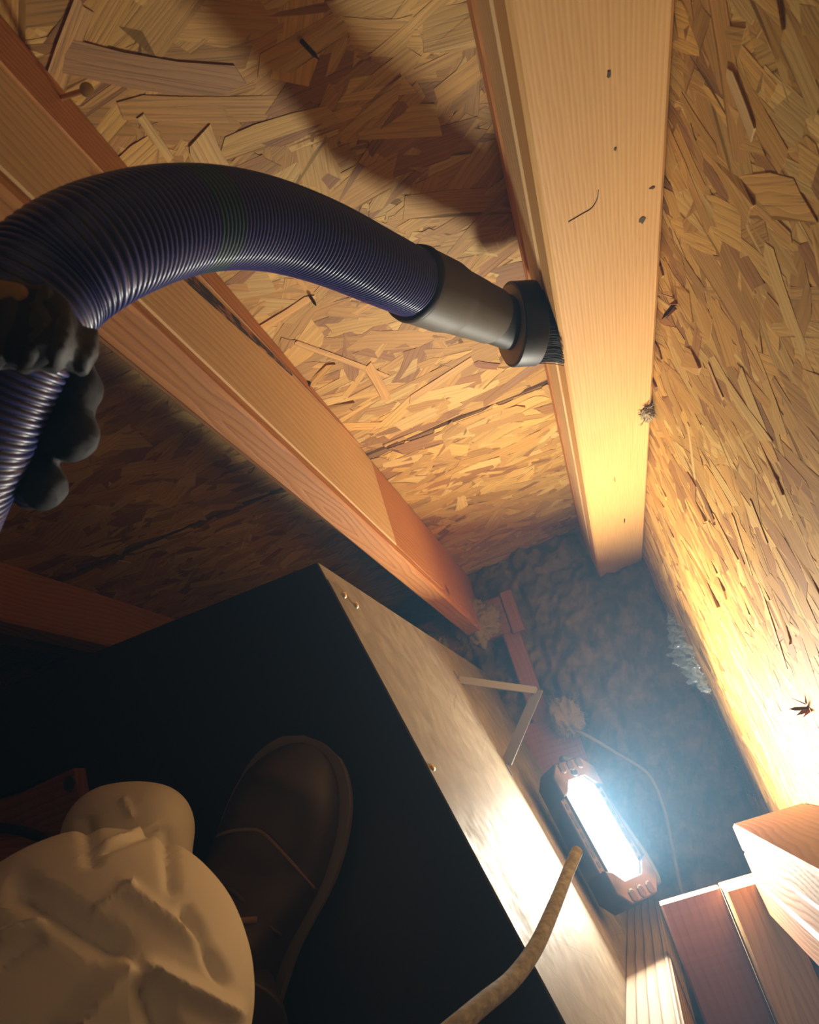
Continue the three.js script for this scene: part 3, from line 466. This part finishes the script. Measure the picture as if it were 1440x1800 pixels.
for (const [x, y, l, d] of [[1188, 532, 'nail tip in a torn splinter hole on the right strand board beside the corner post', V(-0.014, -0.006, 0.006)], [1420, 1245, 'black nail tip with splinters on the right strand board above the stacked studs', V(-0.016, 0.006, -0.004)]]) {
  const f = onX(x, y, XB - 0.0015), g = nail(f.clone().add(d), f, 0.0017, M.nail, l);
  for (const [dy, dz, w] of [[0.012, 0.006, 0.004], [-0.014, 0.003, 0.005], [0.004, -0.012, 0.004]]) {
    const t = f.clone().add(V(-0.009, dy, dz)), s = f.clone().add(V(0, dy * 0.35, dz * 0.35)), q = V(0, -dz, dy).normalize().multiplyScalar(w / 2);
    part('splinter', loft2([s.clone().add(q), s.clone().sub(q), t.clone()], [s.clone().add(q).add(V(-0.0012, 0, 0)), s.clone().sub(q).add(V(-0.0012, 0, 0)), t.clone().add(V(-0.0005, 0, 0))]), M.pineBrown, g);
  }
}

// ---------------------------------------------------------------- the person: leg in white coveralls, boot, gloved hand
function meshField(lo, hi, cell, field) {
  const s = V().subVectors(hi, lo), m = Math.max(s.x, s.y, s.z), res = Math.min(110, Math.ceil(m / cell) + 4), mc = new MarchingCubes(res, M.glove, false, false, 260000), c = lo.clone().add(hi).multiplyScalar(0.5), h = m / 2 * (res / (res - 4)), half = res / 2, q = V();
  for (let k = 0; k < res; k++) for (let j = 0; j < res; j++) for (let i = 0; i < res; i++) { q.set((i - half) / half * h + c.x, (j - half) / half * h + c.y, (k - half) / half * h + c.z); mc.field[i + j * res + k * res * res] = -field(q) * 100; }
  mc.isolation = 0; mc.update();
  const g0 = new THREE.BufferGeometry(), P = new Float32Array(mc.count * 3);
  for (let i = 0; i < mc.count; i++) { P[3 * i] = mc.positionArray[3 * i] * h + c.x; P[3 * i + 1] = mc.positionArray[3 * i + 1] * h + c.y; P[3 * i + 2] = mc.positionArray[3 * i + 2] * h + c.z; }
  g0.setAttribute('position', new THREE.BufferAttribute(P, 3));
  const g = mergeVertices(g0, 1e-5); g.computeVertexNormals(); return g;
}
const capsule = (p, a, b, ra, rb) => { const ab = b.clone().sub(a), t = clamp(p.clone().sub(a).dot(ab) / ab.lengthSq(), 0, 1); return p.distanceTo(a.clone().addScaledVector(ab, t)) - mix(ra, rb, t); };
const smin = (a, b, k) => { const h = clamp(0.5 + 0.5 * (b - a) / k, 0, 1); return mix(b, a, h) - k * h * (1 - h); };
const chain = (p, list, k) => list.reduce((d, [a, b, ra, rb]) => smin(d, capsule(p, a, b, ra, rb), k), 9);
const segDist = (x, y, [x0, y0, x1, y1]) => { const dx = x1 - x0, dy = y1 - y0, t = clamp(((x - x0) * dx + (y - y0) * dy) / (dx * dx + dy * dy), 0, 1); return [Math.hypot(x - x0 - t * dx, y - y0 - t * dy), t]; };
const person = base('person', V(-0.32, H - 0.62, 0.02)); tag(person, 'person in white disposable coveralls, black work boots and dark gloves, holding the hose', 'person');
{ // coverall leg: thigh comes from below the frame, knee in view, shin down to the boot; the other knee behind it
  const knee = at(150, 1775, 0.40), hip = at(-420, 2500, 0.30), ankle = at(350, 1690, 0.57), shin = at(290, 1760, 0.52), k2 = at(226, 1492, 0.535), s2 = at(215, 1660, 0.50);
  const list = [[hip, knee, 0.105, 0.082], [knee, shin, 0.080, 0.050], [shin, ankle, 0.048, 0.042]], list2 = [[k2, s2, 0.041, 0.048], [at(185, 1455, 0.54), at(270, 1450, 0.535), 0.025, 0.025]];
  const folds = [ // ridges and furrows of the loose fabric: [segment in view, height, width]
    [[10, 1548, 238, 1685], -0.010, 44], [[238, 1690, 110, 1840], 0.010, 52], [[238, 1690, 440, 1795], 0.007, 34], [[252, 1716, 300, 1850], -0.011, 40], [[205, 1545, 395, 1690], 0.004, 26], [[318, 1588, 405, 1745], -0.006, 22], [[160, 1602, 242, 1545], 0.004, 9], [[-10, 1655, 90, 1610], 0.006, 20], [[-10, 1700, 80, 1640], -0.005, 24], [[170, 1490, 285, 1444], 0.0030, 9], [[174, 1499, 289, 1453], -0.0030, 9], [[150, 1430, 165, 1530], -0.004, 26], [[292, 1450, 305, 1580], -0.004, 24], [[215, 1400, 235, 1440], 0.002, 14]];
  const tent = (x, y) => { let h = 0; for (const [sg, a, w] of folds) { const [d, t] = segDist(x, y, sg), k = Math.max(0, 1 - d / w); h += a * (0.35 * k + 0.65 * k * k) * smooth(-0.01, 0.12, t) * smooth(1.01, 0.8, t); } return h; };
  const field = (p) => smin(chain(p, list, 0.03), chain(p, list2, 0.02), 0.004), grad = (p) => { const e = 1e-3; return V(field(p.clone().add(V(e, 0, 0))) - field(p.clone().sub(V(e, 0, 0))), field(p.clone().add(V(0, e, 0))) - field(p.clone().sub(V(0, e, 0))), field(p.clone().add(V(0, 0, e))) - field(p.clone().sub(V(0, 0, e)))).normalize(); };
  const crease = (g) => { // split every triangle in four, put the new points on the surface, then raise the folds
    const src = g.toNonIndexed().attributes.position, P = [];
    for (let i = 0; i < src.count; i += 3) { const [a, b, c] = [0, 1, 2].map((k) => V().fromBufferAttribute(src, i + k)), ab = a.clone().lerp(b, 0.5), bc = b.clone().lerp(c, 0.5), ca = c.clone().lerp(a, 0.5); for (const q of [a, ab, ca, ab, b, bc, ca, bc, c, ab, bc, ca]) P.push(q.x, q.y, q.z); }
    const n = new THREE.BufferGeometry(); n.setAttribute('position', new THREE.Float32BufferAttribute(P, 3)); const m = mergeVertices(n, 2e-5), p = m.attributes.position;
    for (let i = 0; i < p.count; i++) { const v = V().fromBufferAttribute(p, i), gr = grad(v); v.addScaledVector(gr, -field(v)); const [x, y] = seen(v); v.addScaledVector(gr, tent(x, y) + (fbm(v.x * 12, v.y * 12, v.z * 12, 12, 2) - 0.5) * 0.004 + (fbm(v.x * 45, v.y * 45, v.z * 45, 14, 2) - 0.5) * 0.0008); p.setXYZ(i, v.x, v.y, v.z); }
    m.computeVertexNormals(); return m; };
  const bb = (pts, r) => [pts.reduce((m, p) => m.min(p), V(9, 9, 9)).subScalar(r), pts.reduce((m, p) => m.max(p), V(-9, -9, -9)).addScalar(r)];
  const [lo, hi] = bb([hip.clone().lerp(knee, 0.35), knee, shin, ankle, k2, s2], 0.12);
  let g = meshField(lo, hi, 0.0045, field);
  part('coverall', crease(g), M.coverall, person);
}
{ // boot on the cabinet top: welted sole, rounded toe cap, laced throat and shaft
  const y0 = H - 0.62, toe = onY(548, 1318, y0 + 0.02), heelDir = onY(420, 1700, y0 + 0.02), b = base; 
  const f = toe.clone().sub(heelDir).setY(0).normalize(), s = V(-f.z, 0, f.x), LN = 0.258;
  const O = toe.clone().setY(y0).addScaledVector(f, 0.005), pt = (l, w, h) => O.clone().addScaledVector(f, -l).addScaledVector(s, w).setY(y0 + h);
  const halfW = (l) => { const t = l / LN; return 0.047 * Math.sqrt(clamp(1 - Math.pow(1 - Math.min(1, t / 0.30), 2.2), 0, 1)) * (1 - 0.26 * smooth(0.32, 0.62, t)) * (t > 0.9 ? Math.sqrt(clamp(1 - Math.pow((t - 0.9) / 0.1, 2), 0, 1)) : 1); };
  const ls = Array.from({ length: 41 }, (_, i) => LN * (i / 40) * 0.999 + 0.0001), outline = (grow, h) => [...ls.map((l) => pt(l + (l < 0.04 ? -grow * 0.7 : l > 0.26 ? grow * 0.7 : 0), halfW(l) + grow, h)), ...[...ls].reverse().map((l) => pt(l + (l < 0.04 ? -grow * 0.7 : l > 0.26 ? grow * 0.7 : 0), -halfW(l) - grow, h))];
  const boot = part('work_boot', loft2(outline(0.004, 0.016), outline(0.006, 0.026)), M.sole, person); boot.userData.label = 'black leather work boot';
  boot.geometry.translate(0, 0, 0);
  const sub = (name, geo, mat) => { const m = lit(new THREE.Mesh(geo, mat)); m.name = name; boot.add(m); return m; };
  sub('outsole', loft2(outline(0.001, 0.0005), outline(0.003, 0.017)), M.sole);
  const top_ = (l) => { const t = l / LN; return 0.026 + 0.040 * Math.pow(smooth(0, 0.14, t), 0.7) + 0.022 * smooth(0.30, 0.48, t) + 0.045 * smooth(0.44, 0.62, t); };
  const P = [], I = [], nr = 60, nc = 28;
  for (let i = 0; i <= nr; i++) { const l = LN * (0.004 + 0.992 * i / nr), w = halfW(l) * 0.97, hh = top_(l) - 0.022; for (let j = 0; j <= nc; j++) { const a = Math.PI * j / nc, e = 0.72, cx = Math.sign(Math.cos(a)) * Math.pow(Math.abs(Math.cos(a)), e), sy = Math.pow(Math.sin(a), e); const cap = 0.0022 * smooth(0.30, 0.305, i / nr * 1.0) * 0, wr = (fbm(l * 60, j * 0.3, 0, 5) - 0.5) * 0.003 * smooth(0.15, 0.4, i / nr); const p = pt(l, w * cx, 0.022 + hh * sy + wr + cap); P.push(p.x, p.y, p.z); } }
  for (let i = 0; i < nr; i++) for (let j = 0; j < nc; j++) { const a = i * (nc + 1) + j, b2 = a + 1, c = a + nc + 1, d = c + 1; I.push(a, b2, c, b2, d, c); }
  const ug = new THREE.BufferGeometry(); ug.setAttribute('position', new THREE.Float32BufferAttribute(P, 3)); ug.setIndex(I); ug.computeVertexNormals();
  sub('upper', ug, M.leather);
  const arc = (l, a0, a1, lift, wr = 1) => Array.from({ length: 13 }, (_, i) => { const a = mix(a0, a1, i / 12), w = halfW(l) * 0.97, hh = top_(l) - 0.022, e = 0.72; return pt(l + 0.02 * Math.abs(i / 6 - 1) * wr, w * Math.sign(Math.cos(a)) * Math.pow(Math.abs(Math.cos(a)), e), 0.022 + hh * Math.pow(Math.sin(a), e) + lift); });
  sub('toe_seam', new THREE.TubeGeometry(new THREE.CatmullRomCurve3(arc(0.066, 0.25, Math.PI - 0.25, 0.0008, 1.4)), 40, 0.0012, 6), M.lace);
  sub('vamp_edge', new THREE.TubeGeometry(new THREE.CatmullRomCurve3(arc(0.106, 0.55, Math.PI - 0.55, 0.001, 1)), 40, 0.0016, 6), M.leather);
  for (const l of [0.116, 0.130, 0.144, 0.158]) { sub('lace', new THREE.TubeGeometry(new THREE.CatmullRomCurve3(arc(l, 1.0, Math.PI - 1.0, 0.003, 0.8)), 24, 0.0021, 8), M.lace); sub('lace', new THREE.TubeGeometry(new THREE.CatmullRomCurve3([arc(l, 1.0, 2.1, 0.003, 0)[0], arc(l + 0.008, 1.0, 2.1, 0.006, 0)[6], arc(l + 0.017, 1.0, 2.1, 0.003, 0)[12]]), 20, 0.0021, 8), M.lace); }
  for (const l of [0.116, 0.130, 0.144, 0.158]) for (const k of [0, 12]) { const p = arc(l, 0.95, Math.PI - 0.95, 0.0006, 0.8)[k]; const tor = new THREE.TorusGeometry(0.0032, 0.0009, 6, 14); tor.rotateX(Math.PI / 2); tor.translate(p.x, p.y, p.z); sub('eyelet', tor, M.brass); }
  const sh0 = pt(0.188, 0, 0.045), sh1 = at(385, 1850, 0.50);
  sub('shaft', latheAlong(sh0, sh1, [[0, 0.0], [0, 0.034], [0.1, 0.043], [0.5, 0.046], [0.9, 0.047], [1, 0.046], [1, 0]], 30), M.leather);
}
{ // gloved hand closed round the hose: thumb across the front, fingers curling out from behind
  const G = (list, k, lo, hi, cell = 0.003) => meshField(lo, hi, cell, (p) => chain(p, list, k));
  const wr = at(-420, 660, 0.34), pal = at(-170, 660, 0.325), kn = at(-80, 740, 0.352);
  const fingers = [[[-70, 575, 0.35], [30, 590, 0.352], [95, 602, 0.342], [118, 610, 0.32]], [[-70, 645, 0.352], [45, 657, 0.354], [112, 672, 0.345], [131, 684, 0.322]], [[-70, 725, 0.352], [35, 746, 0.355], [104, 758, 0.345], [125, 764, 0.322]], [[-80, 800, 0.352], [15, 832, 0.355], [58, 848, 0.345], [72, 853, 0.325]]].map((f) => f.map((q) => at(...q)));
  const rads = [0.0112, 0.0118, 0.0118, 0.0112], list = [[wr, pal, 0.032, 0.030], [pal, kn, 0.026, 0.020], [pal, at(-90, 600, 0.35), 0.026, 0.018]];
  fingers.forEach((f, i) => { for (let k = 0; k < 3; k++) list.push([f[k], f[k + 1], rads[i] * (1 - 0.02 * k), rads[i] * (0.98 - 0.03 * k)]); });
  const thumb = [[-170, 600, 0.285], [-60, 562, 0.258], [58, 576, 0.254], [132, 614, 0.266]].map((q) => at(...q));
  const all = [...list, [pal, thumb[0], 0.026, 0.02], [thumb[0], thumb[1], 0.019, 0.0165], [thumb[1], thumb[2], 0.0158, 0.0125], [thumb[2], thumb[3], 0.0123, 0.0078]];
  const lo = V(9, 9, 9), hi = V(-9, -9, -9); for (const [a, b] of all) { lo.min(a).min(b); hi.max(a).max(b); } lo.subScalar(0.03); hi.addScalar(0.03); 
  const g = G(all, 0.006, lo, hi, 0.0026), p = g.attributes.position, n = g.attributes.normal;
  for (let i = 0; i < p.count; i++) { const v = V().fromBufferAttribute(p, i), h = (Math.abs(fbm(v.x * 60, v.y * 60, v.z * 60, 4, 3) - 0.5) * -2 + 0.3) * 0.0035; v.addScaledVector(V().fromBufferAttribute(n, i), h); p.setXYZ(i, v.x, v.y, v.z); } g.computeVertexNormals();
  const glove = part('glove', g, M.glove, person); glove.userData.label = 'dark glove with grey leather thumb';
  const shell = G([[thumb[0].clone().lerp(thumb[1], 0.4), thumb[1], 0.0178, 0.0170], [thumb[1], thumb[2], 0.0163, 0.0132], [thumb[2], thumb[3], 0.0130, 0.0087]], 0.004, thumb.reduce((m, q) => m.min(q), V(9, 9, 9)).subScalar(0.03), thumb.reduce((m, q) => m.max(q), V(-9, -9, -9)).addScalar(0.03), 0.0026), sp = shell.attributes.position, sn = shell.attributes.normal;
  for (let i = 0; i < sp.count; i++) { const v = V().fromBufferAttribute(sp, i), [x, y] = seen(v), h = Math.sin(x * 0.12 + (y - 560) * 0.03) * 0.0011 + (fbm(v.x * 90, v.y * 90, v.z * 90, 8) - 0.5) * 0.005; v.addScaledVector(V().fromBufferAttribute(sn, i), h); sp.setXYZ(i, v.x, v.y, v.z); } shell.computeVertexNormals();
  const ls = lit(new THREE.Mesh(shell, M.gloveGrey)); ls.name = 'thumb_leather'; glove.add(ls);
  const ta = at(-70, 512, 0.2455), tb = at(30, 520, 0.2435), tan = G([[ta, tb, 0.0062, 0.0040]], 0.002, ta.clone().min(tb).subScalar(0.015), ta.clone().max(tb).addScalar(0.015), 0.0015);
  const tm = lit(new THREE.Mesh(tan, M.gloveTan)); tm.name = 'knuckle_patch'; tm.userData.label = 'tan knuckle patch'; glove.add(tm);
}

renderer.render(scene, camera);
